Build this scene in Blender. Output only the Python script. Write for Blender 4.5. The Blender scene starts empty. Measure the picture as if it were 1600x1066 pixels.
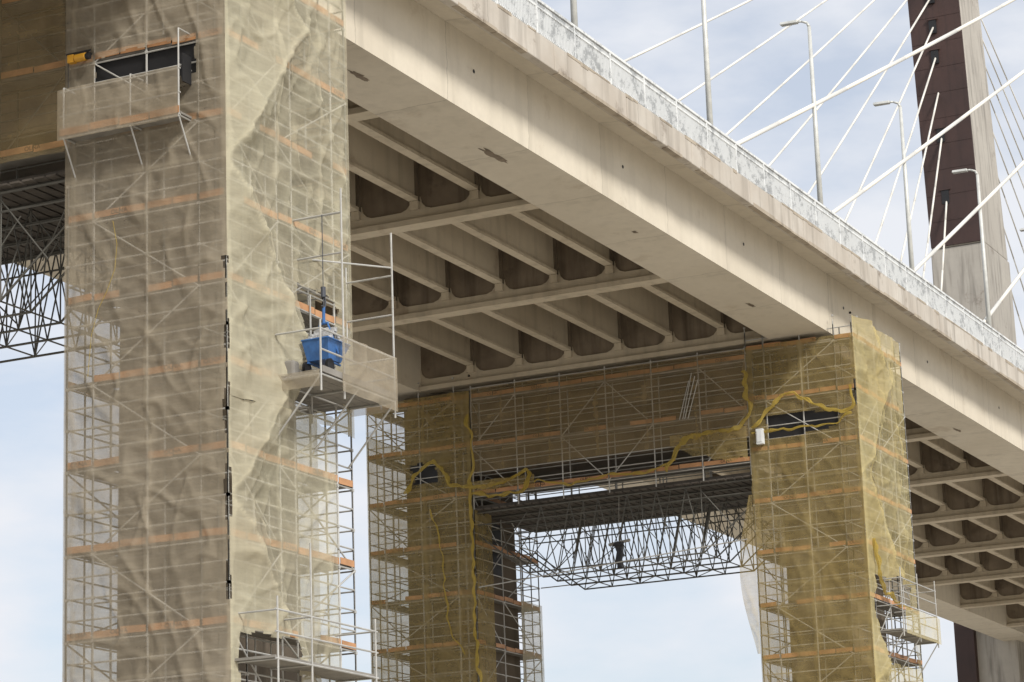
import bpy, math, random
import numpy as np
from mathutils import Vector, Matrix, noise
random.seed(7)
S=bpy.context.scene
COL=S.collection
GZ=-1.7
# ------------------------------------------------------------------ helpers
def link(o,parent=None):
    COL.objects.link(o)
    if parent: o.parent=parent
    return o
def empty(name,loc=(0,0,0)):
    o=bpy.data.objects.new(name,None); o.location=(0,0,0); o.empty_display_size=.5
    return link(o)
class MB:
    def __init__(s): s.v=[];s.f=[]
    def quad(s,a,b,c,d):
        n=len(s.v); s.v+= [tuple(a),tuple(b),tuple(c),tuple(d)]; s.f.append((n,n+1,n+2,n+3))
    def hexa(s,p):
        n=len(s.v); s.v+=[tuple(q) for q in p]
        for f in ((0,3,2,1),(4,5,6,7),(0,1,5,4),(1,2,6,5),(2,3,7,6),(3,0,4,7)): s.f.append(tuple(n+i for i in f))
    def box(s,x0,x1,y0,y1,z0,z1):
        s.hexa([(x0,y0,z0),(x1,y0,z0),(x1,y1,z0),(x0,y1,z0),(x0,y0,z1),(x1,y0,z1),(x1,y1,z1),(x0,y1,z1)])
    def frus(s,b,t):
        s.hexa([(b[0],b[2],b[4]),(b[1],b[2],b[4]),(b[1],b[3],b[4]),(b[0],b[3],b[4]),(t[0],t[2],t[4]),(t[1],t[2],t[4]),(t[1],t[3],t[4]),(t[0],t[3],t[4])])
    def tube(s,p,q,r=.024,n=6,r2=None):
        p=Vector(p);q=Vector(q);d=(q-p)
        if d.length<1e-5:return
        d.normalize()
        a=Vector((0,0,1)) if abs(d.z)<.9 else Vector((1,0,0))
        e=d.cross(a).normalized();g=d.cross(e)
        if r2 is None:r2=r
        k=len(s.v)
        for P,R in((p,r),(q,r2)):
            for i in range(n):
                t=2*math.pi*i/n; s.v.append(tuple(P+e*(R*math.cos(t))+g*(R*math.sin(t))))
        for i in range(n):
            j=(i+1)%n; s.f.append((k+i,k+j,k+n+j,k+n+i))
        s.f.append(tuple(k+i for i in range(n-1,-1,-1)));s.f.append(tuple(k+n+i for i in range(n)))
    def path(s,pts,rs,n=8):
        for i in range(len(pts)-1): s.tube(pts[i],pts[i+1],rs[i],n,rs[i+1])
    def obj(s,name,mat,parent=None,smooth=False,bevel=0):
        me=bpy.data.meshes.new(name);me.from_pydata(s.v,[],s.f);me.update()
        me.materials.append(mat)
        if smooth: me.polygons.foreach_set("use_smooth",[True]*len(me.polygons))
        o=bpy.data.objects.new(name,me); link(o,parent)
        if bevel:
            m=o.modifiers.new("b","BEVEL");m.width=bevel;m.segments=2;m.limit_method='ANGLE'
        return o
# ------------------------------------------------------------------ materials
def newmat(name):
    m=bpy.data.materials.new(name);m.use_nodes=True;nt=m.node_tree
    return m,nt,nt.nodes["Principled BSDF"]
def N(nt,t,**k):
    n=nt.nodes.new(t)
    for a,b in k.items():
        setattr(n,a,b)
    return n
def noisetex(nt,scale,detail=4,sc=(1,1,1),rough=.55):
    tc=N(nt,"ShaderNodeTexCoord");mp=N(nt,"ShaderNodeMapping");mp.inputs["Scale"].default_value=sc
    nt.links.new(tc.outputs["Object"],mp.inputs[0])
    n=N(nt,"ShaderNodeTexNoise");n.inputs["Scale"].default_value=scale;n.inputs["Detail"].default_value=detail;n.inputs["Roughness"].default_value=rough
    nt.links.new(mp.outputs[0],n.inputs["Vector"]);return n.outputs["Fac"]
def ramp(nt,fac,stops):
    r=N(nt,"ShaderNodeValToRGB");e=r.color_ramp.elements
    while len(e)<len(stops):e.new(.5)
    for i,(p,c) in enumerate(stops):
        e[i].position=p; e[i].color=(c,c,c,1) if isinstance(c,(int,float)) else (*c,1)
    nt.links.new(fac,r.inputs[0]);return r.outputs[0]
def mix(nt,fac,a,b,mode='MIX'):
    m=N(nt,"ShaderNodeMix",data_type='RGBA',blend_type=mode)
    for i,x in ((0,fac),(6,a),(7,b)):
        if isinstance(x,(int,float)): m.inputs[i].default_value=x
        elif isinstance(x,tuple): m.inputs[i].default_value=(*x,1)
        else: nt.links.new(x,m.inputs[i])
    return m.outputs[2]
def mth(nt,op,a,b=None,c=None):
    m=N(nt,"ShaderNodeMath",operation=op)
    for i,x in enumerate((a,b,c)):
        if x is None: continue
        if isinstance(x,(int,float)): m.inputs[i].default_value=x
        else: nt.links.new(x,m.inputs[i])
    return m.outputs[0]
def concrete(name,base,dark,streak=.5,joint=None,off=0,stain=(.10,.07,.045),stain_amt=.5,bump=.25,rough=.85,big=.25):
    m,nt,b=newmat(name)
    n1=noisetex(nt,big,6); n2=noisetex(nt,3.,8,(1,1,1),.65); n3=noisetex(nt,1.,5,(2.2,2.2,.22))
    c=mix(nt,ramp(nt,n1,[(.32,0.),(.68,1.)]),dark,base)
    c=mix(nt,mth(nt,'MULTIPLY',ramp(nt,n2,[(.35,0.),(.75,1.)]),.35),c,tuple(x*.72 for x in base))
    c=mix(nt,mth(nt,'MULTIPLY',ramp(nt,n3,[(.5,0.),(.72,1.)]),streak),c,tuple(x*.55 for x in dark))
    n4=noisetex(nt,.55,7,(1,1,1),.7)
    c=mix(nt,mth(nt,'MULTIPLY',ramp(nt,n4,[(.60,0.),(.70,1.)]),stain_amt),c,stain)
    if joint:
        tc=N(nt,"ShaderNodeTexCoord");sx=N(nt,"ShaderNodeSeparateXYZ");nt.links.new(tc.outputs["Object"],sx.inputs[0])
        w=mth(nt,'MULTIPLY',mth(nt,'SUBTRACT',noisetex(nt,1.5,3),.5),.3)
        x=mth(nt,'ADD',mth(nt,'SUBTRACT',sx.outputs[0],off),w)
        f=mth(nt,'FRACT',mth(nt,'DIVIDE',x,joint))
        l=mth(nt,'LESS_THAN',f,.05/joint)
        c=mix(nt,mth(nt,'MULTIPLY',l,.55),c,tuple(x*.5 for x in dark))
        # soft water stain beside each joint
        l2=mth(nt,'LESS_THAN',f,.5/joint)
        c=mix(nt,mth(nt,'MULTIPLY',mth(nt,'MULTIPLY',l2,ramp(nt,n3,[(.42,0.),(.6,1.)])),.35),c,tuple(x*.7 for x in dark))
        fl=mth(nt,'FLOOR',mth(nt,'DIVIDE',mth(nt,'SUBTRACT',sx.outputs[0],off),joint))
        wn=N(nt,"ShaderNodeTexWhiteNoise",noise_dimensions='1D');nt.links.new(fl,wn.inputs["W"])
        c=mix(nt,mth(nt,'MULTIPLY',wn.outputs["Value"],.35),c,dark)
    nt.links.new(c,b.inputs["Base Color"]);b.inputs["Roughness"].default_value=rough
    bp=N(nt,"ShaderNodeBump");bp.inputs["Strength"].default_value=bump;bp.inputs["Distance"].default_value=.03
    nt.links.new(n2,bp.inputs["Height"]);nt.links.new(bp.outputs[0],b.inputs["Normal"])
    return m
def plain(name,col,rough=.6,metal=0,var=.25,scale=3):
    m,nt,b=newmat(name)
    n=noisetex(nt,scale,5)
    nt.links.new(mix(nt,ramp(nt,n,[(.3,0.),(.7,1.)]),tuple(x*(1-var) for x in col),col),b.inputs["Base Color"])
    b.inputs["Roughness"].default_value=rough;b.inputs["Metallic"].default_value=metal
    return m
def netmat(name,c1,c2,op,seed=0,trans=.45):
    m=bpy.data.materials.new(name);m.use_nodes=True;nt=m.node_tree;nt.nodes.clear()
    out=N(nt,"ShaderNodeOutputMaterial")
    a=noisetex(nt,.45,5);bn=noisetex(nt,1.2,6,(1,1,2.2),.7);fz=noisetex(nt,9.,3,(1,1,.35),.6);fh=noisetex(nt,9.,2,(.25,.25,1.6),.5)
    col=mix(nt,ramp(nt,a,[(.35,0.),(.65,1.)]),c1,c2)
    col=mix(nt,mth(nt,'MULTIPLY',ramp(nt,bn,[(.5,0.),(.75,1.)]),.25),col,tuple(x*.65 for x in c1))
    d=N(nt,"ShaderNodeBsdfDiffuse");t=N(nt,"ShaderNodeBsdfTranslucent");ms=N(nt,"ShaderNodeMixShader");ms.inputs[0].default_value=trans
    nt.links.new(col,d.inputs[0]);nt.links.new(col,t.inputs[0]);nt.links.new(d.outputs[0],ms.inputs[1]);nt.links.new(t.outputs[0],ms.inputs[2])
    bp=N(nt,"ShaderNodeBump");bp.inputs["Strength"].default_value=.6;bp.inputs["Distance"].default_value=.05
    nt.links.new(bn,bp.inputs["Height"]);nt.links.new(bp.outputs[0],d.inputs["Normal"]);nt.links.new(bp.outputs[0],t.inputs["Normal"])
    tr=N(nt,"ShaderNodeBsdfTransparent");m2=N(nt,"ShaderNodeMixShader")
    at=N(nt,"ShaderNodeAttribute");at.attribute_name="fold"
    o=mth(nt,'ADD',op-.26,mth(nt,'MULTIPLY',bn,.25));o=mth(nt,'ADD',o,mth(nt,'MULTIPLY',fz,.12));o=mth(nt,'ADD',o,mth(nt,'MULTIPLY',fh,.15))
    o=mth(nt,'ADD',o,at.outputs["Fac"]);o=mth(nt,'MINIMUM',o,.95);o=mth(nt,'MAXIMUM',o,.1)
    nt.links.new(o,m2.inputs[0]);nt.links.new(tr.outputs[0],m2.inputs[1]);nt.links.new(ms.outputs[0],m2.inputs[2])
    nt.links.new(m2.outputs[0],out.inputs[0])
    return m
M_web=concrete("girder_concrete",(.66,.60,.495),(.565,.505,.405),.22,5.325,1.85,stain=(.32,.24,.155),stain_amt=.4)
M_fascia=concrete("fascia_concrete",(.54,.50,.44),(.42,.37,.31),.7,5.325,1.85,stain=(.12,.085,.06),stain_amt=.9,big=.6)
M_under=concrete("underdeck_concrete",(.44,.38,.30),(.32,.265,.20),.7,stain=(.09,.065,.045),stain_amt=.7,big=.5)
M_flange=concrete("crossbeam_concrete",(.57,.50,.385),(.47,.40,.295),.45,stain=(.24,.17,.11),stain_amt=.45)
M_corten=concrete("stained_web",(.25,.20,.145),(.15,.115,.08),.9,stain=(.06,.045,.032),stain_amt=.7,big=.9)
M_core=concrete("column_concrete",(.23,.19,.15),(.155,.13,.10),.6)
M_core2=concrete("shaded_pier_concrete",(.17,.135,.095),(.11,.085,.06),.6)  # darker copy of the column concrete, under-deck shade painted into its colour
M_pyl=concrete("pylon_concrete",(.46,.43,.38),(.36,.33,.29),.8,big=.15)
M_brown=concrete("pylon_steel",(.060,.030,.024),(.035,.018,.015),.5,stain=(.02,.01,.01),stain_amt=.3,rough=.6,bump=.05)
M_tube=plain("galvanised_tube",(.50,.49,.46),.5,.2)
M_tubed=plain("weathered_tube",(.13,.125,.11),.55,.3)
M_orange=plain("orange_toeboard",(.56,.29,.135),.6,0,.45,1.5)
M_plank=plain("steel_plank",(.28,.26,.23),.7,0,.35,2)
M_plankd=plain("timber_plank",(.10,.085,.07),.8,0,.4,2)
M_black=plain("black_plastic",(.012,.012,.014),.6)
M_letter=plain("dark_lettering",(.05,.03,.02),.6)
M_blue=plain("blue_paint",(.05,.16,.42),.45,0,.35,6)
M_white=plain("white_paint",(.72,.74,.74),.5,0,.15,4)
M_cable=plain("cable_sheath",(.78,.75,.68),.45,0,.1,.3)
M_damp=plain("damper_rubber",(.06,.065,.08),.6)
M_lamp=plain("lamp_steel",(.64,.64,.60),.45,.1)
M_yel=plain("yellow_machine",(.65,.33,.03),.5)
M_rub=plain("rubble",(.5,.5,.5),.9,0,.5,15)
M_asph=plain("asphalt",(.055,.055,.055),.9,0,.3,1)
m,nt,b=newmat("railing_paint")
n=noisetex(nt,2.2,8,(1,1,1),.8)
nt.links.new(mix(nt,ramp(nt,n,[(.42,0.),(.50,1.)]),(.40,.41,.41),(.68,.69,.68)),b.inputs["Base Color"]);b.inputs["Roughness"].default_value=.55
M_rail=m
M_netA=netmat("beige_debris_net",(.49,.42,.31),(.57,.495,.38),.50)
M_netAs=netmat("pale_lit_debris_net",(.67,.61,.45),(.75,.70,.52),.55,1)  # beige net lightened, brightness of the lit side painted into the colour
M_netB=netmat("yellow_debris_net",(.50,.375,.15),(.58,.455,.21),.43,2)
M_netBs=netmat("yellow_lit_side_net",(.70,.58,.28),(.75,.66,.38),.46,3)  # yellow net in a lighter copy; light on the side face is in the colour
M_netD=netmat("brown_debris_net",(.40,.30,.15),(.46,.355,.20),.34,4,.3)
M_netY=netmat("bunched_yellow_net",(.58,.44,.10),(.64,.50,.15),.62,5)
m,nt,b=newmat("ground_soil")
n=noisetex(nt,.02,8)
nt.links.new(mix(nt,ramp(nt,n,[(.4,0.),(.6,1.)]),(.40,.36,.30),(.50,.46,.39)),b.inputs["Base Color"]);b.inputs["Roughness"].default_value=.95
M_ground=m
# ------------------------------------------------------------------ ground
g=MB();g.quad((-3000,-3000,GZ),(3000,-3000,GZ),(3000,3000,GZ),(-3000,3000,GZ));g.obj("ground",M_ground)
# ------------------------------------------------------------------ bridge
B=empty("cable_stayed_bridge")
XA,XB=-15,330
w=MB()
for y0,y1 in((33.36,35.72),(51.1,53.46)):
    w.box(XA,XB,y0,y1,25.62,28.1)
w.obj("box_girders",M_web,B)
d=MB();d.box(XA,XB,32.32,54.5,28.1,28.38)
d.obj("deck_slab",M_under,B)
d=MB()
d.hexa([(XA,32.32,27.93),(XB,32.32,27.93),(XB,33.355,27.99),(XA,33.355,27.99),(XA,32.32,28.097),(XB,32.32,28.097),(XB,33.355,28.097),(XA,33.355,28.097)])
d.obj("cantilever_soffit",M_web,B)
d=MB();x=XA
while x<XB:
    L=5.325
    d.box(x+.015,x+L-.015,32.0,32.315,27.6+random.uniform(-.015,.015),28.45)
    d.box(x+.015,x+L-.015,54.505,54.8,27.6,28.45)
    x+=L
d.obj("edge_beam",M_fascia,B,bevel=.03)
# weathered, broken kerb lip and stained drip edge
d=MB();x=40.
while x<200:
    L=random.uniform(.2,1.2)
    if random.random()<.5: d.box(x,x+L-.02,31.988,32.06,28.38+random.uniform(-.05,.04),28.462)
    x+=L
x=40.
while x<200:
    L=random.uniform(.3,2.2)
    if random.random()<.55: d.box(x,x+L-.02,31.99,32.2,27.575+random.uniform(-.01,.01),27.66+random.uniform(-.02,.05))
    x+=L
d.obj("stained_edges",M_under,B)
a=MB();a.quad((XA,33.2,28.388),(XB,33.2,28.388),(XB,53.6,28.388),(XA,53.6,28.388));a.obj("road",M_asph,B)
a=MB()
for yy in (33.9,43.2,43.6,52.9):
    a.quad((XA,yy,28.393),(XB,yy,28.393),(XB,yy+.15,28.393),(XA,yy+.15,28.393))
x=XA
while x<XB:
    for yy in(37,40,46.8,49.8):a.quad((x,yy,28.393),(x+4,yy,28.393),(x+4,yy+.12,28.393),(x,yy+.12,28.393))
    x+=10
a.obj("lane_markings",M_white,B)
SY=[37.75+2.2*i for i in range(6)]
XC=[97.7+10.65*i for i in range(-9,20)]
fl=MB();wb=MB();st=MB()
for xc in XC:
    fl.box(xc-.32,xc+.32,35.722,51.098,25.615,25.80)
    fl.box(xc-.16,xc+.16,35.722,51.098,25.80,26.12)
    wb.box(xc-.09,xc+.09,35.722,51.098,26.12,28.097)
    for y in SY:
        fl.box(xc-.30,xc+.30,y-.15,y+.15,26.12,26.40)
        wb.box(xc-.22,xc+.22,y-.11,y+.11,26.40,28.095)
    ys=[35.72]+SY+[51.1]
    for i in range(len(ys)-1):
        for yy,sg in((ys[i]+(.15 if i else 0),1),(ys[i+1]-(.15 if i<len(SY) else 0),-1)):
            n0=len(fl.v)
            pts=[(yy,26.12),(yy+sg*.42,26.12),(yy+sg*.2,26.2),(yy+sg*.06,26.36),(yy,26.58)]
            for X in(xc-.15,xc+.15):
                for p in pts: fl.v.append((X,p[0],p[1]))
            fl.f.append(tuple(n0+k for k in range(5)));fl.f.append(tuple(n0+9-k for k in range(5)))
            for k in range(5):
                k2=(k+1)%5;fl.f.append((n0+k,n0+k2,n0+5+k2,n0+5+k))
for y in SY:
    for i in range(len(XC)-1):
        x0=XC[i]+.31;x1=XC[i+1]-.31
        st.box(x0,x1,y-.17,y+.17,26.41,26.52)
        st.box(x0,x1,y-.05,y+.05,26.52,28.096)
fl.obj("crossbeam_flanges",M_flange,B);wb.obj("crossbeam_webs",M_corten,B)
s1=st.obj("stringers",M_flange,B)
rb=MB()
for i in range(len(XC)-1):
    for k in(1,2,3):
        x=XC[i]+10.65*k/4
        ys=[35.722]+SY+[51.098]
        for j in range(len(ys)-1): rb.box(x-.05,x+.05,ys[j]+.055,ys[j+1]-.055,27.75,28.096)
rb.obj("slab_ribs",M_under,B)
for (sx,sy,sl,sw) in((70.97,34.5,.85,.13),(62.7,34.5,.5,.10),(80.9,34.2,.14,.08),(118,34.6,.5,.1),(92.,34.4,.35,.08)):
    p=MB();n=26
    for k in range(n):
        t=2*math.pi*k/n;rr=1+.9*noise.noise((sx+math.cos(t)*2.3,math.sin(t)*2.3,0))
        p.v.append((sx+sl*rr*math.cos(t),sy+sw*rr*math.sin(t),25.612))
    p.v.append((sx,sy,25.60))
    for k in range(n):p.f.append((k,n,(k+1)%n))
    p.obj("spalled_patch",M_corten,B)
hole=MB()
for hx in np.arange(60,160,10.65):
    hole.tube((hx+7.5,33.352,27.0),(hx+7.5,33.345,27.0),.06,10)
hole.obj("drain_holes",M_black,B)
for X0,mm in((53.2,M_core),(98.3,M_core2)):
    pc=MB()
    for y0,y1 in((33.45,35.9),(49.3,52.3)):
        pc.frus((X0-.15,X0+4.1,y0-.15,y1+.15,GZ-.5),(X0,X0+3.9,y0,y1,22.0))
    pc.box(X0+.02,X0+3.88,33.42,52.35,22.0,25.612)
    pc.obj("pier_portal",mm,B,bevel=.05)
py=MB();pb=MB()
for ys,(a0,a1,b0,b1) in enumerate(((52.6,56.6,53.55,57.6),(28.0,32.0,27.0,31.05))):
    py.frus((189.7,197.5,a0-.3,a1+.3,GZ-.5),(190,196.6,a0,a1+.1,55.0))
    py.frus((190,196.4,a0+.05,a1+.05,55.02),(190.4,194.9,b0,b1,96))
py.box(191,195.5,32.4,52.2,20,23.8)
py.obj("pylon_legs",M_pyl,B,bevel=.1)
for (l0,r0,l1,r1) in((52.7,56.6,53.6,57.55),(28.1,31.95,27.1,31.0)):
    pb.hexa([(189.86,l0,55.1),(190.3,l0,55.1),(190.3,r0,55.1),(189.86,r0,55.1),(190.25,l1,95.8),(190.6,l1,95.8),(190.6,r1,95.8),(190.25,r1,95.8)])
    pb.box(189.2,190.2,r0-1.2,r0+.2,GZ,29.)
    for k in range(20):
        z=57+k*2.; pb.box(189.84+.0096*(z-55),190.0+.0096*(z-55),l0+.022*(z-55)*(1 if l0>50 else -1)+.02,r0+.022*(z-55)*(1 if l0>50 else -1)-.02,z,z+.05)
pb.obj("pylon_steel_cladding",M_brown,B)
pr=MB();pj_=MB()
cb=MB();dm=MB()
def cable(p,q,r,damp=True):
    p=Vector(p);q=Vector(q);n=14;L=(q-p).length
    pts=[]
    for i in range(n+1):
        t=i/n;c=p.lerp(q,t);c.z-=L*.0045*4*t*(1-t);pts.append(c)
    cb.path(pts,[r]*(n+1),8)
    if damp:
        for tt in (random.uniform(.16,.3),):
            c=p.lerp(q,tt);c2=p.lerp(q,tt+.9/L);s_=L*.0045*4*tt*(1-tt);c.z-=s_;c2.z-=s_
            dm.tube(c,c2,r*1.5,10)
near=[(83.8,80.6),(94,78.7),(104.2,76.5),(114.6,74.6),(125,72.5),(135,70),(145,67.5),(155,65),(165,61),(174,57)]
for x,h in near:
    cable((x,32.9,28.6),(190.2,30.3,h),.088,False)
    cable((380-x+4,32.9,28.6),(194,30.3,h),.088,False)
far=[(84.4,81.8),(95.5,80.3),(106,78.6),(116.5,76.8),(127,74.8),(138,72.4),(148,70),(157,67.2),(166,63.8),(174,59)]
for i,(x,h) in enumerate(far):
    cable((x,54.0,28.6),(190.2,55.2,h),.075,True)
    cable((380-x+4,54.0,28.6),(194.5,55.2,h),.055,False)
    if h<77 and i!=7:
        pr.box(189.85,190.4,54.95,55.5,h-.7,h+.35)
        pj_.box(189.8,189.95,54.8,55.65,h+.35,h+.45)
for x,h in near:
    pr.box(189.85,190.4,30.0,30.6,h-.7,h+.35)
pr.obj("anchor_recesses",M_black,B);pj_.obj("anchor_lintels",M_brown,B)
cb.obj("stay_cables",M_cable,B,True);dm.obj("cable_dampers",M_damp,B,True)
# ------------------------------------------------------------------ railing
def railing(y):
    R=MB();x=40.
    while x<210:
        R.box(x-.011,x+.011,y-.02,y+.02,28.46,29.5);x+=.105
    x=40.
    while x<210:
        R.box(x-.045,x+.045,y-.04,y+.06,28.45,29.62);x+=2.66
    R.box(40,210,y-.045,y+.045,29.54,29.62);R.box(40,210,y-.02,y+.02,28.54,28.60);R.box(40,210,y-.027,y+.027,29.34,29.40)
    return R.obj("bridge_railing",M_rail)
railing(32.12);railing(54.65)
# ------------------------------------------------------------------ street lamps
def lamp(x,y=32.6,sg=1):
    E=empty("street_lamp")
    p=MB();p.box(x-.16,x+.16,y-.16,y+.16,28.4,28.47);p.tube((x,y,28.47),(x,y,37.2),.115,12,.07)
    p.path([(x,y,37.2),(x,y+sg*.08,37.38),(x,y+sg*.3,37.48),(x,y+sg*.5,37.5)],[.06,.05,.045,.045],8)
    p.obj("pole",M_lamp,E,True)
    h=MB();h.hexa([(x-.12,y+sg*.45,37.44),(x+.12,y+sg*.45,37.44),(x+.15,y+sg*1.15,37.46),(x-.15,y+sg*1.15,37.46),(x-.10,y+sg*.45,37.56),(x+.10,y+sg*.45,37.56),(x+.09,y+sg*1.15,37.58),(x-.09,y+sg*1.15,37.58)])
    h.obj("lamp_head",M_lamp,E,bevel=.02)
for k in range(-1,8): lamp(73.1+11.1*k)
# ------------------------------------------------------------------ scaffolding
def textmesh():
    cu=bpy.data.curves.new("t","FONT");cu.body="OLNA";cu.size=.15;cu.align_x='CENTER';cu.align_y='CENTER'
    o=bpy.data.objects.new("t",cu);COL.objects.link(o)
    bpy.context.view_layer.update()
    me=bpy.data.meshes.new_from_object(o);V=[v.co.copy() for v in me.vertices];Fc=[tuple(p.vertices) for p in me.polygons]
    bpy.data.objects.remove(o);return V,Fc
TV,TF=textmesh()
def puttext(mb,c,ud):
    n=len(mb.v);c=Vector(c);ud=Vector(ud)
    for v in TV: mb.v.append(tuple(c+ud*v.x*1.15+Vector((0,0,1))*v.y))
    mb.f+= [tuple(n+i for i in f) for f in TF]
def boards(O,along,fixed0,fixed1,a,b,za,zb):
    n=1 if b-a<1.2 else 2
    for k in range(n):
        s=a+(b-a)*k/n+.01;e=a+(b-a)*(k+1)/n-.03
        if random.random()<.06: continue
        d0=random.uniform(-.03,.02);d1=d0+random.uniform(-.02,.02)
        if along=='y':
            O.hexa([(fixed0,s,za+d0),(fixed1,s,za+d0),(fixed1,e,za+d1),(fixed0,e,za+d1),(fixed0,s,zb+d0),(fixed1,s,zb+d0),(fixed1,e,zb+d1),(fixed0,e,zb+d1)])
        else:
            O.hexa([(s,fixed0,za+d0),(e,fixed0,za+d1),(e,fixed1,za+d1),(s,fixed1,za+d0),(s,fixed0,zb+d0),(e,fixed0,zb+d1),(e,fixed1,zb+d1),(s,fixed1,zb+d0)])
def tower(par,X0,X1,Y0,Y1,xs,ys,z0,z1,levels,tubemat,wd=.73):
    T=MB();P=MB();O=MB();W=MB()
    def post(x,y): T.tube((x,y,z0),(x,y,z1+random.uniform(-.2,.25)),.026,6)
    for x in xs:
        for y in(Y0,Y0+wd,Y1-wd,Y1): post(x,y)
    for y in ys:
        for x in(X0,X0+wd,X1-wd,X1): post(x,y)
    for lv in levels:
        for dz in(0,.5,1.,1.5):
            z=lv+dz
            if z>z1: continue
            r=.022
            T.tube((X0,Y0,z),(X0,Y1,z),r);T.tube((X1,Y0,z),(X1,Y1,z),r)
            T.tube((X0,Y0,z+.03),(X1,Y0,z+.03),r);T.tube((X0,Y1,z+.03),(X1,Y1,z+.03),r)
            if dz in(0,1.):
                T.tube((X0+wd,Y0,z),(X0+wd,Y1,z),r);T.tube((X1-wd,Y0,z),(X1-wd,Y1,z),r)
                T.tube((X0,Y0+wd,z+.03),(X1,Y0+wd,z+.03),r);T.tube((X0,Y1-wd,z+.03),(X1,Y1-wd,z+.03),r)
        for x in xs:
            for dz in (0,1): W.box(x-.035,x+.035,Y0-.035,Y0+.035,lv+dz-.035,lv+dz+.035)
        for y in ys:
            for dz in (0,1): W.box(X0-.035,X0+.035,y-.035,y+.035,lv+dz-.035,lv+dz+.035)
        a=lv+.06;bq=lv+.12
        n=3
        for k in range(n):
            ww=(wd-.06)/n
            P.box(X0+.04+k*ww,X0+.02+(k+1)*ww,Y0+.03,Y1-.03,a,bq)
            P.box(X1-.02-(k+1)*ww,X1-.04-k*ww,Y0+.03,Y1-.03,a,bq)
            P.box(X0+wd,X1-wd,Y0+.04+k*ww,Y0+.02+(k+1)*ww,a+.003,bq-.003)
            P.box(X0+wd,X1-wd,Y1-.02-(k+1)*ww,Y1-.04-k*ww,a+.003,bq-.003)
        ta,tb=lv+.08,lv+.24
        seq=sorted(ys)
        for i in range(len(seq)-1):
            boards(O,'y',X0-.045,X0-.03,seq[i]+.02,seq[i+1]-.02,ta,tb)
            if seq[i+1]-seq[i]>.3 and random.random()<.4: puttext(TX,(X0-.052,(seq[i]+seq[i+1])/2,(ta+tb)/2),(0,-1,0))
        O.box(X1+.03,X1+.05,Y0,Y1,ta,tb)
        seq=sorted(xs)
        for i in range(len(seq)-1):
            boards(O,'x',Y0-.045,Y0-.03,seq[i]+.02,seq[i+1]-.02,ta,tb)
            O.box(seq[i]+.02,seq[i+1]-.02,Y1+.028,Y1+.045,ta,tb)
            if seq[i+1]-seq[i]>.3 and random.random()<.35: puttext(TX,((seq[i]+seq[i+1])/2,Y0-.052,(ta+tb)/2),(1,0,0))
    xb=sorted(xs);yb=sorted(ys)
    for i,lv in enumerate(levels[:-1]):
        A,Bq=(xb[0],xb[2]) if i%2 else (xb[2],xb[0])
        T.tube((A,Y0-.02,lv),(Bq,Y0-.02,lv+2),.022)
        A,Bq=(xb[2],xb[-1]) if i%2 else (xb[-1],xb[2])
        T.tube((A,Y0-.02,lv),(Bq,Y0-.02,lv+2),.022)
        A,Bq=(yb[1],yb[-2]) if i%2 else (yb[-2],yb[1])
        T.tube((X0-.02,A,lv),(X0-.02,Bq,lv+2),.022)
        T.tube((X1,A,lv),(X1,Bq,lv+2),.022)
        T.tube((xb[0],Y1,lv),(xb[-1],Y1,lv+2),.022) if i%2 else T.tube((xb[-1],Y1,lv),(xb[0],Y1,lv+2),.022)
    T.obj("tubes",tubemat,par);P.obj("decks",M_plank,par);O.obj("toe_boards",M_orange,par);W.obj("couplers",tubemat,par)
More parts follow.
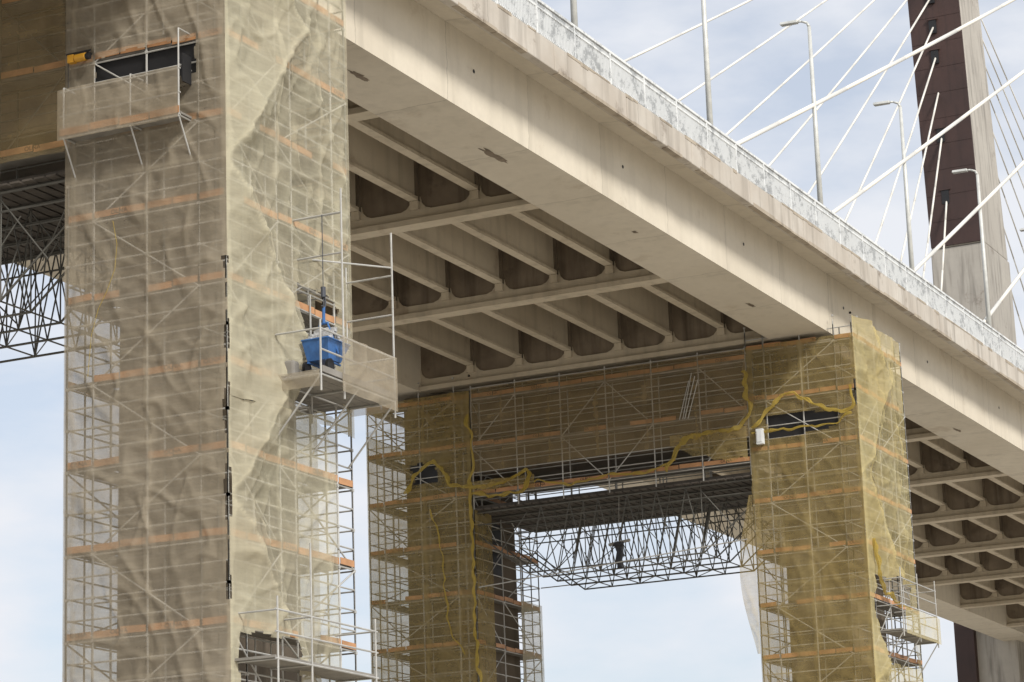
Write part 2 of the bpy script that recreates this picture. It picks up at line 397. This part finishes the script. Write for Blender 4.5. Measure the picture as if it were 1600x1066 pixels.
def net(par,name,org,ud,nd,L,z0,z1,mat,amp=1.,seed=0,holes=(),tent=None,step=.10,edge=None,seams=2.1,wfun=None):
    org=Vector(org);ud=Vector(ud);nd=Vector(nd)
    nu=max(2,int(L/step));nz=max(2,int((z1-z0)/step))
    V=[];Fc=[];FO=[]
    for j in range(nz+1):
        z=z0+(z1-z0)*j/nz
        for i in range(nu+1):
            u=L*i/nu
            n1=noise.noise((u*.5+seed*7.3,z*.35,seed*1.7))
            n2=noise.noise((u*1.6+z*.9+seed,z*.7,seed+3.))
            r1=1-min(1,abs(noise.noise((u*.9-z*.7+seed*3,z*.35+u*.5,5.)))*6)
            r2=1-min(1,abs(noise.noise((u*.8+z*.6+seed*5,z*.4-u*.4,8.)))*7)
            sag=z*1.0+.14*math.cos(u*2*math.pi/2.2+seed)+.25*noise.noise((u*.4,z*.3,seed+50.))
            cr=max(0,1-abs((sag%1.)-.5)/.09)
            h=.07*n1+.045*n2+.05*r1+.04*r2+.025*cr+.02*noise.noise((u*3.3-z*1.2,z*2.1,seed+9.))
            fo=.08*r1+.06*r2+.07*cr+.10*n1
            if seams:
                su=(u+.12*noise.noise((z*.5,seed,2.)))%seams
                if su<.14: fo+=.14;h+=.01
                sz=(z+.1*noise.noise((u*.7,seed,6.)))%4.
                if sz<.11: fo+=.12
            h*=amp
            if tent:
                w_,per,ta=tent
                t=(z/per)%1.;tri=2*abs(t-.5)
                dd=u-w_*tri-.15*noise.noise((z*.6,seed,1.)); h+=ta*max(0,1-abs(dd)/1.1)
                fo+=(.12 if dd<0 else -.07)+.24*max(0,1-abs(dd)/.10)
                d2=u-w_-(L-w_)*(1-tri)
                fo+=.16*max(0,1-abs(d2)/.09);h+=.4*ta*max(0,1-abs(d2)/.8)
            e=.04*noise.noise((u*2,z*.9,seed+20.))
            edgew=min(1,min(u,L-u)/.5)
            uu=(u+e*edgew)*(wfun(z) if wfun else 1)
            p=org+ud*uu+nd*(.07+max(-.015,h*edgew));p.z=z
            V.append(tuple(p));FO.append(fo)
    for j in range(nz):
        for i in range(nu):
            u=L*(i+.5)/nu;z=z0+(z1-z0)*(j+.5)/nz
            rg=.22*noise.noise((u*1.3,z*1.3,seed+33.))
            skip=False
            for (a,b_,c,d_) in holes:
                if a+rg<u<b_+rg and c+rg<z<d_+rg*.8: skip=True
            if edge and edge(u,z): skip=True
            if not skip:
                n=j*(nu+1)+i;Fc.append((n,n+1,n+nu+2,n+nu+1))
    me=bpy.data.meshes.new(name);me.from_pydata(V,[],Fc);me.update();me.materials.append(mat)
    at=me.attributes.new("fold","FLOAT","POINT");at.data.foreach_set("value",FO)
    me.polygons.foreach_set("use_smooth",[True]*len(me.polygons))
    return link(bpy.data.objects.new(name,me),par)
def rope(par,name,pts,r,mat,seed=0):
    r*=.72
    P=[Vector(p) for p in pts];C=[]
    for i in range(len(P)-1):
        n=max(2,int((P[i+1]-P[i]).length/.09))
        for k in range(n):C.append(P[i].lerp(P[i+1],k/n))
    C.append(P[-1]);mb=MB();m_=9
    for it in range(12):
        C=[C[0]]+[(C[i-1]+C[i]*2+C[i+1])/4 for i in range(1,len(C)-1)]+[C[-1]]
    for i,c in enumerate(C):
        c=c+Vector((noise.noise((i*.15,seed,1.))*.6,noise.noise((i*.15,seed,4.)),noise.noise((i*.15,seed,8.))))*.16
        d=(C[min(i+1,len(C)-1)]-C[max(i-1,0)]).normalized();a=Vector((1,0,0)) if abs(d.x)<.9 else Vector((0,0,1))
        e=d.cross(a).normalized();g_=d.cross(e)
        for k in range(m_):
            t=2*math.pi*k/m_;rr=r*(.25+2.2*abs(noise.noise((i*.17,k*.9,seed+2.))))
            mb.v.append(tuple(c+e*rr*math.cos(t)*1.3+g_*rr*math.sin(t)*.6))
    for i in range(len(C)-1):
        for k in range(m_):
            j=(k+1)%m_;mb.f.append((i*m_+k,i*m_+j,(i+1)*m_+j,(i+1)*m_+k))
    return mb.obj(name,mat,par)
def truss(par,X0,X1,Y0,Y1,zt,zb,mat):
    T=MB();nf=5
    for k in range(nf):
        x=X0+(X1-X0)*k/(nf-1);n=6
        ya=Y0;yb=Y1
        T.tube((x,ya,zt),(x,yb,zt),.045);T.tube((x,ya,zt-.5),(x,yb,zt-.5),.028)
        bl=Y0+2.2;br=Y1-2.2
        T.tube((x,bl,zb),(x,br,zb),.032);T.tube((x,bl,zb),(x,ya,zt-.9),.03);T.tube((x,br,zb),(x,yb,zt-.9),.03)
        for i in range(n):
            a=bl+(br-bl)*i/n;b_=bl+(br-bl)*(i+1)/n;mm=(a+b_)/2
            T.tube((x,a,zb),(x,mm,zt),.023);T.tube((x,mm,zt),(x,b_,zb),.023)
            if i%2==0:T.tube((x,a,zb),(x,a,zt),.022)
            if k<nf-1:
                x2=X0+(X1-X0)*(k+1)/(nf-1)
                T.tube((x,a,zb),(x2,a,zb),.022)
                if (i+k)%3==0: T.tube((x,a,zb),(x2,a,zt),.02)
                elif (i+k)%3==1: T.tube((x,a,zt),(x2,b_,zb),.02)
                if i%2: T.tube((x,a,zb),(x2,b_,zb),.018)
        T.tube((x,bl,zt-.2),(x,Y0+.8,zt-1.9),.02);T.tube((x,br,zt-.2),(x,Y1-.8,zt-1.9),.02)
    for k in range(34):
        y=random.uniform(Y0+1,Y1-1);x=random.uniform(X0,X1)
        z=random.uniform(zb+.3,zb+1.3)
        T.tube((x,y,z),(x+random.uniform(-1,1),y+random.uniform(-1.2,1.2),z+random.uniform(.6,1.4)),.02)
    T.obj("truss_tubes",mat,par)
    P=MB();y=Y0
    while y<Y1:
        P.box(X0-.3,X1+.3,y+.02,y+.30,zt+.06,zt+.11)
        y+=.36
    for x in np.arange(X0,X1,.9): P.box(x,x+.10,Y0,Y1,zt+.12,zt+.28)
    P.obj("truss_deck",M_plankd,par)
def beamscaf(par,X0,X1,Y0,Y1,levels,z0,z1,mat):
    T=MB();P=MB();O=MB()
    ys=np.linspace(Y0,Y1,7)
    for x in(X0,X0+.73,X1-.73,X1):
        for y in ys:T.tube((x,y,z0),(x,y,z1),.028)
        for lv in levels:
            for dz in(0,.5,1.,1.5):
                if lv+dz<z1:T.tube((x,Y0,lv+dz),(x,Y1,lv+dz),.022)
    for i,y in enumerate(ys[:-1]):
        for j,lv in enumerate(levels[:-1]):
            a,b_=(y,ys[i+1]) if (i+j)%2 else (ys[i+1],y)
            if (i%3)!=1:T.tube((X0-.02,a,lv),(X0-.02,b_,lv+2),.023)
        for lv in levels:
            boards(O,'y',X0-.045,X0-.03,y+.02,ys[i+1]-.02,lv+.08,lv+.24)
            if random.random()<.45: puttext(TX,(X0-.052,(y+ys[i+1])/2,lv+.16),(0,-1,0))
    for lv in levels:
        P.box(X0+.03,X0+.7,Y0,Y1,lv+.05,lv+.11);P.box(X1-.7,X1-.03,Y0,Y1,lv+.05,lv+.11)
    T.obj("beam_tubes",mat,par);P.obj("beam_decks",M_plank,par);O.obj("beam_toe_boards",M_orange,par)

# ---- near pier, near column
TX=MB()
S1=empty("pier_scaffolding")
lv1=[9.0+2*k for k in range(-5,9)]
X0,X1,Y0,Y1=52.2,57.95,32.33,36.74
tower(S1,X0,X1,Y0,Y1,[52.2,52.93,54.5,55.2,57.2,57.95],[32.33,33.06,34.5,36.0,36.74],GZ,26.3,lv1,M_tube)
def slit1(u,z):
    return 9.6<z<17.6 and u<.02+.17*abs(math.sin((z-9)*math.pi/2))*(.55+1.1*noise.noise((z*.7,0,3.)))
def slit1b(u,z):
    return 9.6<z<17.6 and u<.07*abs(math.sin((z-9)*math.pi/2))*(.6+.8*noise.noise((z*.7,7,3.)))
net(S1,"front_net",(X0,Y0-.07,0),(0,1,0),(-1,0,0),Y1-Y0+.12,GZ,26.3,M_netA,1.,1,holes=[(.82,3.67,22.25,23.1)],edge=slit1,step=.05)
net(S1,"outer_net",(X0-.07,Y0,0),(1,0,0),(0,-1,0),4.92,GZ,14.3,M_netAs,1.3,2,tent=(3.0,8,.34),holes=[(.3,2.6,7.6,8.9)],edge=slit1b,step=.06)
net(S1,"outer_net_upper",(X0-.07,Y0,0),(1,0,0),(0,-1,0),5.87,14.3,26.3,M_netAs,1.3,3,tent=(3.0,8,.34),holes=[(2.9,5.0,14.6,17.6)],edge=slit1b,step=.06)
net(S1,"inner_net",(X0,Y1,0),(1,0,0),(0,1,0),5.7,GZ,22,M_netA,1.,4,step=.2)
net(S1,"back_net",(X1,Y0+1.,0),(0,1,0),(1,0,0),Y1-Y0-1,GZ,21,M_netAs,1.,5,step=.2)
beamscaf(S1,52.2,57.95,36.75,48.9,[21,23,25],20.6,26.2,M_tubed)
net(S1,"beam_net",(52.2,36.8,0),(0,1,0),(-1,0,0),12,20.9,26.2,M_netD,1.,6,step=.16)
truss(S1,52.6,57.6,36.8,48.9,20.35,17.6,M_tubed)
bal=MB()
for y in(33.25,34.6,36.5):
    bal.tube((51.65,y,21.0),(51.65,y,22.3),.024)
    bal.tube((51.65,y,21.05),(52.2,y,21.05),.024);bal.tube((51.65,y,22.3),(52.2,y,22.3),.024);bal.tube((51.65,y,21.05),(52.2,y,20.1),.022)
for z in(21.05,21.6,22.2):bal.tube((51.65,33.2,z),(51.65,36.6,z),.022)
bal.tube((51.65,33.25,23.2),(51.65,33.25,21),.022);bal.tube((51.65,33.25,23.2),(52.2,33.25,23.2),.02)
bal.obj("balcony_tubes",M_tube,S1)
bp_=MB();bp_.box(51.66,52.15,33.2,36.6,21.08,21.13);bp_.obj("balcony_deck",M_plank,S1)
bo=MB();boards(bo,'y',51.595,51.612,33.2,34.9,21.1,21.27);boards(bo,'y',51.595,51.612,34.9,36.6,21.1,21.27);bo.obj("balcony_toe_board",M_orange,S1)
net(S1,"balcony_net",(51.60,33.2,0),(0,1,0),(-1,0,0),3.4,20.95,22.22,M_netA,.7,8,step=.06,seams=0)
bd=MB();bd.box(52.28,52.30,33.02,36.15,21.6,23.4);bd.box(51.72,52.1,33.18,33.21,21.9,22.6);bd.obj("opening_shade_and_panel",M_black,S1)  # black backing paints the opening's shade; the small box is a dark panel
cbx=MB()
P0=[Vector((52.04,35.35,18.9)),Vector((52.02,35.22,18.3)),Vector((52.02,35.28,17.7)),Vector((52.02,35.5,17.2)),Vector((52.03,35.75,16.8)),Vector((52.04,35.95,16.2)),Vector((52.04,36.05,15.2))]
for i in range(6):cbx.tube(P0[i],P0[i+1],.008,5)
cbx.obj("power_cable",M_netY,S1)

# ---- far pier columns
S2=empty("pier_scaffolding")
lv2=[13.2+2*k for k in range(-7,7)]
tower(S2,97.3,103.2,32.38,36.72,[97.3,98.03,99.8,101.5,102.47,103.2],[32.38,33.11,34.5,36.0,36.72],GZ,26.0,lv2,M_tube)
net(S2,"front_net",(97.3,32.31,0),(0,1,0),(-1,0,0),4.42,GZ,25.4,M_netB,1.,11,holes=[(.75,3.7,21.75,22.55)],edge=lambda u,z:u<.6*max(0,noise.noise((z*.8,1,1))) and 22<z<25.)
net(S2,"outer_net",(97.23,32.38,0),(1,0,0),(0,-1,0),5.7,GZ,26.1,M_netBs,1.4,12,tent=(3.,8,.35),holes=[(.6,4.9,13.0,16.2)])
net(S2,"inner_net",(97.3,36.72,0),(1,0,0),(0,1,0),3.5,GZ,20,M_netB,2.,13,step=.2)
net(S2,"loose_net",(97.25,36.75,0),(0,1,0),(-1,0,0),.6,13.5,19.6,M_netB,2.,41,step=.06,seams=0,wfun=lambda z:.15+.95*math.sin(max(0,min(1,(z-13.3)/6.6))*math.pi)**1.3)
ds=MB();ds.box(97.40,97.42,33.1,36.1,21.55,22.75);ds.obj("opening_shade_sheet",M_black,S2)  # black plane behind the net hole stands in for the shade inside
lv3=[14.94+2*k for k in range(-8,6)]
S3=empty("pier_scaffolding")
tower(S3,97.3,103.2,48.75,53.5,[97.3,98.03,99.8,101.5,102.47,103.2],[48.75,49.5,51.1,52.8,53.5],GZ,25.4,lv3,M_tube)
net(S3,"front_net",(97.3,48.75,0),(0,1,0),(-1,0,0),4.8,GZ,25.3,M_netB,1.,14,holes=[(1.6,2.8,21.8,22.5)])
net(S3,"inner_net",(97.3,48.75,0),(1,0,0),(0,-1,0),1.5,GZ,20.4,M_netB,1.2,15,step=.16)
net(S3,"inner_net_back",(101.2,48.7,0),(1,0,0),(0,-1,0),2.,GZ,17.2,M_netAs,1.2,16,step=.2)
net(S3,"outer_net",(97.3,53.5,0),(1,0,0),(0,1,0),5.8,GZ,24,M_netAs,1.2,17,step=.2)
dk=MB();dk.box(98.1,100.2,48.95,48.97,18.0,20.2);dk.box(97.40,97.42,50.2,51.7,21.6,22.6);dk.obj("opening_shade_sheet",M_black,S3)  # dark panel, plus a black backing painted in as the opening's shade
S4=empty("pier_cap_scaffolding")
beamscaf(S4,97.3,103.2,36.75,48.7,[20.9,22.9,24.9],20.4,25.5,M_tube)
net(S4,"beam_net",(97.3,36.75,0),(0,1,0),(-1,0,0),11.95,21.9,25.35,M_netD,1.,18)
net(S4,"beam_net_back",(103.2,36.75,0),(0,1,0),(1,0,0),11.95,22,25.35,M_netD,1.,19,step=.25)
truss(S4,97.6,102.9,36.8,48.7,20.3,17.65,M_tubed)
cp=MB();cp.tube((97.1,48.5,17.2),(97.1,37,17.9),.024);cp.tube((102.9,48.5,17.9),(102.9,37,17.9),.024)
for k in range(4): cp.tube((97.15,39.2+.11*k+.03*(k%2),22.9),(97.15,38.7+.13*k,24.4+.15*(k%3)),.018)
cp.obj("guy_tubes",M_tube,S4)
xx=97.12
rope(S3,"bunched_net",[(xx,48.75,24.3),(xx,48.6,22.5),(xx,48.8,20.8),(xx,48.7,18.5),(xx,48.75,16),(xx,48.6,13.5),(xx,48.7,11)],.08,M_netY,1)
rope(S3,"bunched_net",[(xx,51.8,21.4),(xx,51,22.3),(xx,50.3,22.7),(xx,49.7,21.5),(xx,48.8,21.3),(xx,47.2,21.3),(xx,46.0,21.9),(xx,46.2,20.95),(xx,47.5,20.8),(xx,48.7,21.0)],.09,M_netY,2)
rope(S3,"bunched_net",[(xx,50.6,20.6),(xx,50.2,19.4),(xx,50.0,17),(xx,49.8,15.4),(xx,49.2,14.6)],.04,M_netY,3)
rope(S4,"bunched_net",[(xx,45.9,21.2),(xx,44.2,20.9),(xx,42.5,21.1),(xx,41,20.95),(xx,39.8,21.35)],.05,M_netY,4)
rope(S4,"bunched_net",[(xx,40.2,20.9),(xx,39.6,22.),(xx,38.8,22.3),(xx,37.2,22.2),(xx,36.6,22.7),(xx,36.8,24.5)],.11,M_netY,5)
rope(S2,"bunched_net",[(xx,36.6,22.2),(xx,35.6,23.0),(xx,35.,23.5),(xx,34.2,22.9),(xx,32.9,22.35),(xx,32.35,22.5),(xx,32.6,23.4)],.09,M_netY,6)
rope(S2,"bunched_net",[(xx,36.6,22.0),(xx,35.2,22.0),(xx,33.6,21.9),(xx,32.5,22.3)],.05,M_netY,7)
rope(S2,"bunched_net",[(97.7,32.15,17.5),(97.9,32.1,16.3),(98.4,32.1,15.6),(100.2,32.1,15.3),(101.5,32.1,15.2)],.10,M_netY,8)
net(S4,"draped_net",(97.2,45.9,0),(0,1,0),(-1,0,0),2.8,20.8,21.5,M_netB,1.2,51,step=.04,seams=0,edge=lambda u,z:z<20.85+.3*abs(math.sin(u*1.3)))
net(S4,"draped_net",(97.2,36.8,0),(0,1,0),(-1,0,0),3.2,21.0,22.3,M_netB,1.2,52,step=.04,seams=0,edge=lambda u,z:z<21.0+.9*(u/3.2)**2+.2*noise.noise((u*2,0,0)))
lb=MB()
for x in(98.2,100.2,102.4):
    for y in(31.4,):
        lb.tube((x,y,13.8),(x,y,16.4),.024);lb.tube((x,y,14),(x,32.38,14),.024);lb.tube((x,y,15.),(x,32.38,15.),.022);lb.tube((x,y,16.),(x,32.38,16.),.022);lb.tube((x,y,14),(x,32.38,12.6),.022)
for z in(14,14.5,15,15.5,16):lb.tube((98.1,31.4,z),(102.5,31.4,z),.022)
lb.obj("loading_bay_tubes",M_tube,S2)
q=MB();q.box(98.1,102.5,31.42,32.3,14.03,14.09);q.obj("loading_bay_deck",M_plank,S2)
net(S2,"loading_bay_net",(98.2,31.35,0),(1,0,0),(0,-1,0),4.2,13.9,14.9,M_netBs,.8,21,step=.1)
TX.obj("toe_board_lettering",M_letter,S1)

# ---- loading platform with blue skip on near pier
LP=empty("loading_platform")
t=MB()
px0,px1,py0,py1=54.1,57.7,30.95,32.3
for x,zt in((px0,17.0),(55.2,19.8),(px1,19.3)):
    t.tube((x,py0,14.6),(x,py0,zt if x!=px0 else 16.3),.027)
for x,zt in((px0,17.9),(55.9,17.5),(px1,18.6)): t.tube((x,py1-.05,14.3),(x,py1-.05,zt),.026)
for z in(15.0,15.6,16.1): t.tube((px0,py0,z),(px1,py0,z),.024);
for z in(15.0,15.6,16.1,17.2,18.2):
    t.tube((px1,py0,z),(px1,py1,z),.024)
for z in (15.,16.1): t.tube((px0,py0,z),(px0,py1,z),.024)
t.tube((px1,py1,18.3),(55.2,py1,18.9),.024);t.tube((px0,py1,17.7),(px1,py1,17.6),.024)
t.tube((px0,py1,17.1),(px1,py1,17.0),.022);t.tube((px1,py0,18.4),(55.9,py1,18.4),.022)
for x in(px0,55.9,px1): t.tube((x,py0,15.),(x,py1,13.5),.024);t.tube((x,py0,14.98),(x,py1,14.98),.024)
t.tube((55.2,py0,18.2),(55.2,py1,18.2),.024);t.tube((55.2,py0,19.2),(55.2,py1,19.2),.03)
t.obj("platform_tubes",M_tube,LP)
t=MB()
for k in range(4): t.box(px0,px1,py0+.04+k*.32,py0+.34+k*.32,15.02,15.08)
t.obj("platform_deck",M_plank,LP)
t=MB();t.box(px0,px1,py0-.05,py0-.03,15.05,15.2);t.obj("platform_toe_board",M_plank,LP)
net(LP,"platform_net",(px0+.9,py0,0),(1,0,0),(0,-1,0),px1-px0-.88,14.75,16.1,M_netA,.7,31,step=.06,seams=0)
net(LP,"platform_side_net",(px1,py0,0),(0,1,0),(1,0,0),1.3,14.8,16.1,M_netA,.6,32,step=.08,seams=0)
net(LP,"platform_front_net",(px0,py0,0),(0,1,0),(-1,0,0),1.3,14.7,15.1,M_netA,.4,33,step=.08,seams=0)
t=MB()
for x in(52.4,53.9,56.9):
    t.tube((x,31.2,7.6),(x,31.2,11.0 if x==53.9 else 9.6),.026);t.tube((x,31.2,8.2),(x,32.3,8.2),.024);t.tube((x,31.2,9.3),(x,32.3,9.3),.024)
for z in(8.2,8.8,9.3):t.tube((52.3,31.2,z),(57.,31.2,z),.024)
t.obj("lower_platform_tubes",M_tube,LP)
t=MB();t.box(52.3,57,31.22,32.28,8.22,8.28);t.obj("lower_platform_deck",M_plank,LP)

BK=empty("blue_skip")
cx,cy,cz=55.2,31.45,15.8
b=MB()
def tray(m,x0,x1,y0,y1,zb_,zt_,tp,th=.02):
    o=[(x0+tp,y0+tp*.5,zb_),(x1-tp*2.4,y0+tp*.5,zb_),(x1-tp*2.4,y1-tp*.5,zb_),(x0+tp,y1-tp*.5,zb_),(x0,y0,zt_),(x1,y0,zt_),(x1,y1,zt_),(x0,y1,zt_)]
    n=len(m.v);m.v+=o
    i_=[(a+(th if a<(x0+x1)/2 else -th),b_+(th if b_<(y0+y1)/2 else -th),c+(th if k<4 else 0)) for k,(a,b_,c) in enumerate(o)]
    m.v+=i_
    m.f+=[(n,n+3,n+2,n+1),(n,n+1,n+5,n+4),(n+1,n+2,n+6,n+5),(n+2,n+3,n+7,n+6),(n+3,n,n+4,n+7)]
    k=n+8
    m.f+=[(k,k+1,k+2,k+3),(k,k+4,k+5,k+1),(k+1,k+5,k+6,k+2),(k+2,k+6,k+7,k+3),(k+3,k+7,k+4,k)]
    for j in range(4):
        j2=(j+1)%4;m.f.append((n+4+j,n+4+j2,k+4+j2,k+4+j))
tray(b,cx-.5,cx+.55,cy-.36,cy+.36,cz-.26,cz+.22,.14)
b.obj("body",M_blue,BK)
b=MB()
for s in(-1,1):
    b.tube((cx-.5,cy+s*.36,cz+.23),(cx+.55,cy+s*.36,cz+.23),.022,8);b.tube((cx+s*.5,cy-.36,cz+.23),(cx+s*.5,cy+.36,cz+.23),.022,8)
    b.tube((cx-.05,cy+s*.39,cz-.1),(cx-.05,cy+s*.10,cz+.7),.025,8)
    b.tube((cx-.4,cy+s*.25,cz-.30),(cx+.25,cy+s*.25,cz-.30),.03,8)
b.tube((cx-.05,cy-.12,cz+.7),(cx-.05,cy+.12,cz+.7),.03,8);b.tube((cx-.05,cy,cz+.7),(cx-.05,cy,cz+1.1),.04,8)
b.obj("lifting_frame",M_blue,BK)
b=MB()
for s in(-1,1): b.tube((cx-.35,cy+s*.27,cz-.42),(cx-.35,cy+s*.35,cz-.42),.16,18)
b.obj("wheels",M_black,BK)
b=MB()
for k in range(110):
    x=cx+random.uniform(-.38,.42);y=cy+random.uniform(-.26,.26);z=cz+.2+random.uniform(0,.38)*(1-abs(x-cx)/.5);r=random.uniform(.04,.09)
    b.hexa([(x+sx*r*random.uniform(.6,1.2),y+sy*r*random.uniform(.6,1.2),z+sz*r*random.uniform(.5,1)) for sz in(-1,1) for sx,sy in((-1,-1),(1,-1),(1,1),(-1,1))])
b.obj("rubble",M_rub,BK)
b=MB();b.tube((cx-.05,cy,cz+1.1),(cx-.05,cy,19.2),.012,6)
b.path([(cx-.05,cy,cz+1.4),(cx+.03,cy,cz+1.3),(cx+.03,cy,cz+1.15),(cx-.05,cy,cz+1.07),(cx-.12,cy,cz+1.13)],[.025]*5,8)
b.tube((cx-.05,cy,cz+1.35),(cx-.05,cy,cz+1.6),.06,10)
b.obj("hook_and_rope",M_damp,BK)
b=MB();b.box(54.3,54.6,31.8,32.1,15.1,15.5);b.box(54.7,55.2,31.8,32.1,15.1,15.35);b.obj("material_sacks",M_plank,LP,bevel=.06)
H=empty("electric_winch")
b=MB();hx,hy,hz=51.9,36.25,23.1
b.tube((hx,hy-.22,hz),(hx,hy+.08,hz),.10,14);b.box(hx-.08,hx+.08,hy+.1,hy+.28,hz-.1,hz+.1);b.obj("motor_housing",M_yel,H,bevel=.01)
b=MB();b.tube((hx,hy-.32,hz),(hx,hy-.22,hz),.08,12);b.tube((hx,hy-.2,hz+.14),(52.2,hy-.2,hz+.14),.025);b.tube((hx,hy+.2,hz+.14),(52.2,hy+.2,hz+.14),.025);b.tube((hx,hy-.35,hz+.14),(hx,hy+.35,hz+.14),.025);b.tube((hx,hy+.3,hz),(hx,hy+.3,hz-1.4),.008);b.obj("bracket_and_drum",M_black,H)
b=MB();b.box(97.0,97.2,36.1,36.38,21.5,22.1);b.box(96.98,97.0,36.14,36.34,21.58,22.02);b.obj("junction_box",M_white,None,bevel=.02)
HB=empty("hanging_black_bag")  # black bag hanging under the cap beam truss
b=MB();n=10
for j in range(12):
    z=18.9-j*.09
    for i in range(n):
        t_=2*math.pi*i/n;r=.13+.05*noise.noise((i*.8,j*.3,2.))+(.10 if j<2 else 0)
        b.v.append((97.4+r*.6*math.cos(t_),42.47+r*math.sin(t_)+.03*math.sin(j),z-.5))
for j in range(11):
    for i in range(n):
        k=(i+1)%n;b.f.append((j*n+i,j*n+k,(j+1)*n+k,(j+1)*n+i))
b.obj("bag",M_black,HB)
b=MB();b.tube((97.4,42.0,18.45),(97.4,42.9,18.35),.06,8);b.tube((97.4,42.47,18.4),(97.6,42.47,20.3),.015,6);b.obj("strap",M_plank,HB)
# ------------------------------------------------------------------ world & sun
el=math.radians(38);sd=Vector((-.52,-.85,0)).normalized()
sunv=Vector((sd.x*math.cos(el),sd.y*math.cos(el),math.sin(el)))
W=bpy.data.worlds.new("World");S.world=W;W.use_nodes=True;nt=W.node_tree
bg=nt.nodes["Background"];outn=nt.nodes["World Output"]
sky=N(nt,"ShaderNodeTexSky",sky_type='NISHITA');sky.sun_disc=False;sky.sun_elevation=el
sky.sun_rotation=math.atan2(sunv.x,sunv.y)
sky.dust_density=2.
nt.links.new(sky.outputs[0],bg.inputs[0]);bg.inputs[1].default_value=.15
b2=N(nt,"ShaderNodeBackground");b2.inputs[0].default_value=(.84,.865,.92,1);b2.inputs[1].default_value=1.0
tc=N(nt,"ShaderNodeTexCoord");mp=N(nt,"ShaderNodeMapping");mp.inputs["Scale"].default_value=(1,1,2.6);nt.links.new(tc.outputs["Generated"],mp.inputs[0])
nn=N(nt,"ShaderNodeTexNoise");nn.inputs["Scale"].default_value=9.;nn.inputs["Detail"].default_value=8;nn.inputs["Roughness"].default_value=.52;nt.links.new(mp.outputs[0],nn.inputs["Vector"])
fc=ramp(nt,nn.outputs["Fac"],[(.38,.54),(.62,1.)])
ms=N(nt,"ShaderNodeMixShader");nt.links.new(fc,ms.inputs[0]);nt.links.new(bg.outputs[0],ms.inputs[1]);nt.links.new(b2.outputs[0],ms.inputs[2]);nt.links.new(ms.outputs[0],outn.inputs[0])
L=bpy.data.lights.new("sun","SUN");L.energy=3.6;L.angle=math.radians(12);L.color=(1,.965,.90)
so=bpy.data.objects.new("sun",L);link(so);so.rotation_euler=(-sunv).to_track_quat('-Z','Y').to_euler()
# ------------------------------------------------------------------ camera
F=4293.9;ya=.4479;pi_=.2461;ro=-.0353
f=Vector((math.cos(pi_)*math.cos(ya),math.cos(pi_)*math.sin(ya),math.sin(pi_)))
r=f.cross(Vector((0,0,1))).normalized();u=r.cross(f);c,s=math.cos(ro),math.sin(ro)
r,u=c*r+s*u,-s*r+c*u
cd=bpy.data.cameras.new("camera");cd.sensor_width=36;cd.lens=F/1600*36;cd.clip_start=.5;cd.clip_end=6000
co=bpy.data.objects.new("camera",cd);link(co)
co.matrix_world=Matrix(((r.x,u.x,-f.x,0),(r.y,u.y,-f.y,0),(r.z,u.z,-f.z,0),(0,0,0,1)))
S.camera=co
S.view_settings.view_transform='Standard';S.view_settings.look='None';S.view_settings.exposure=0
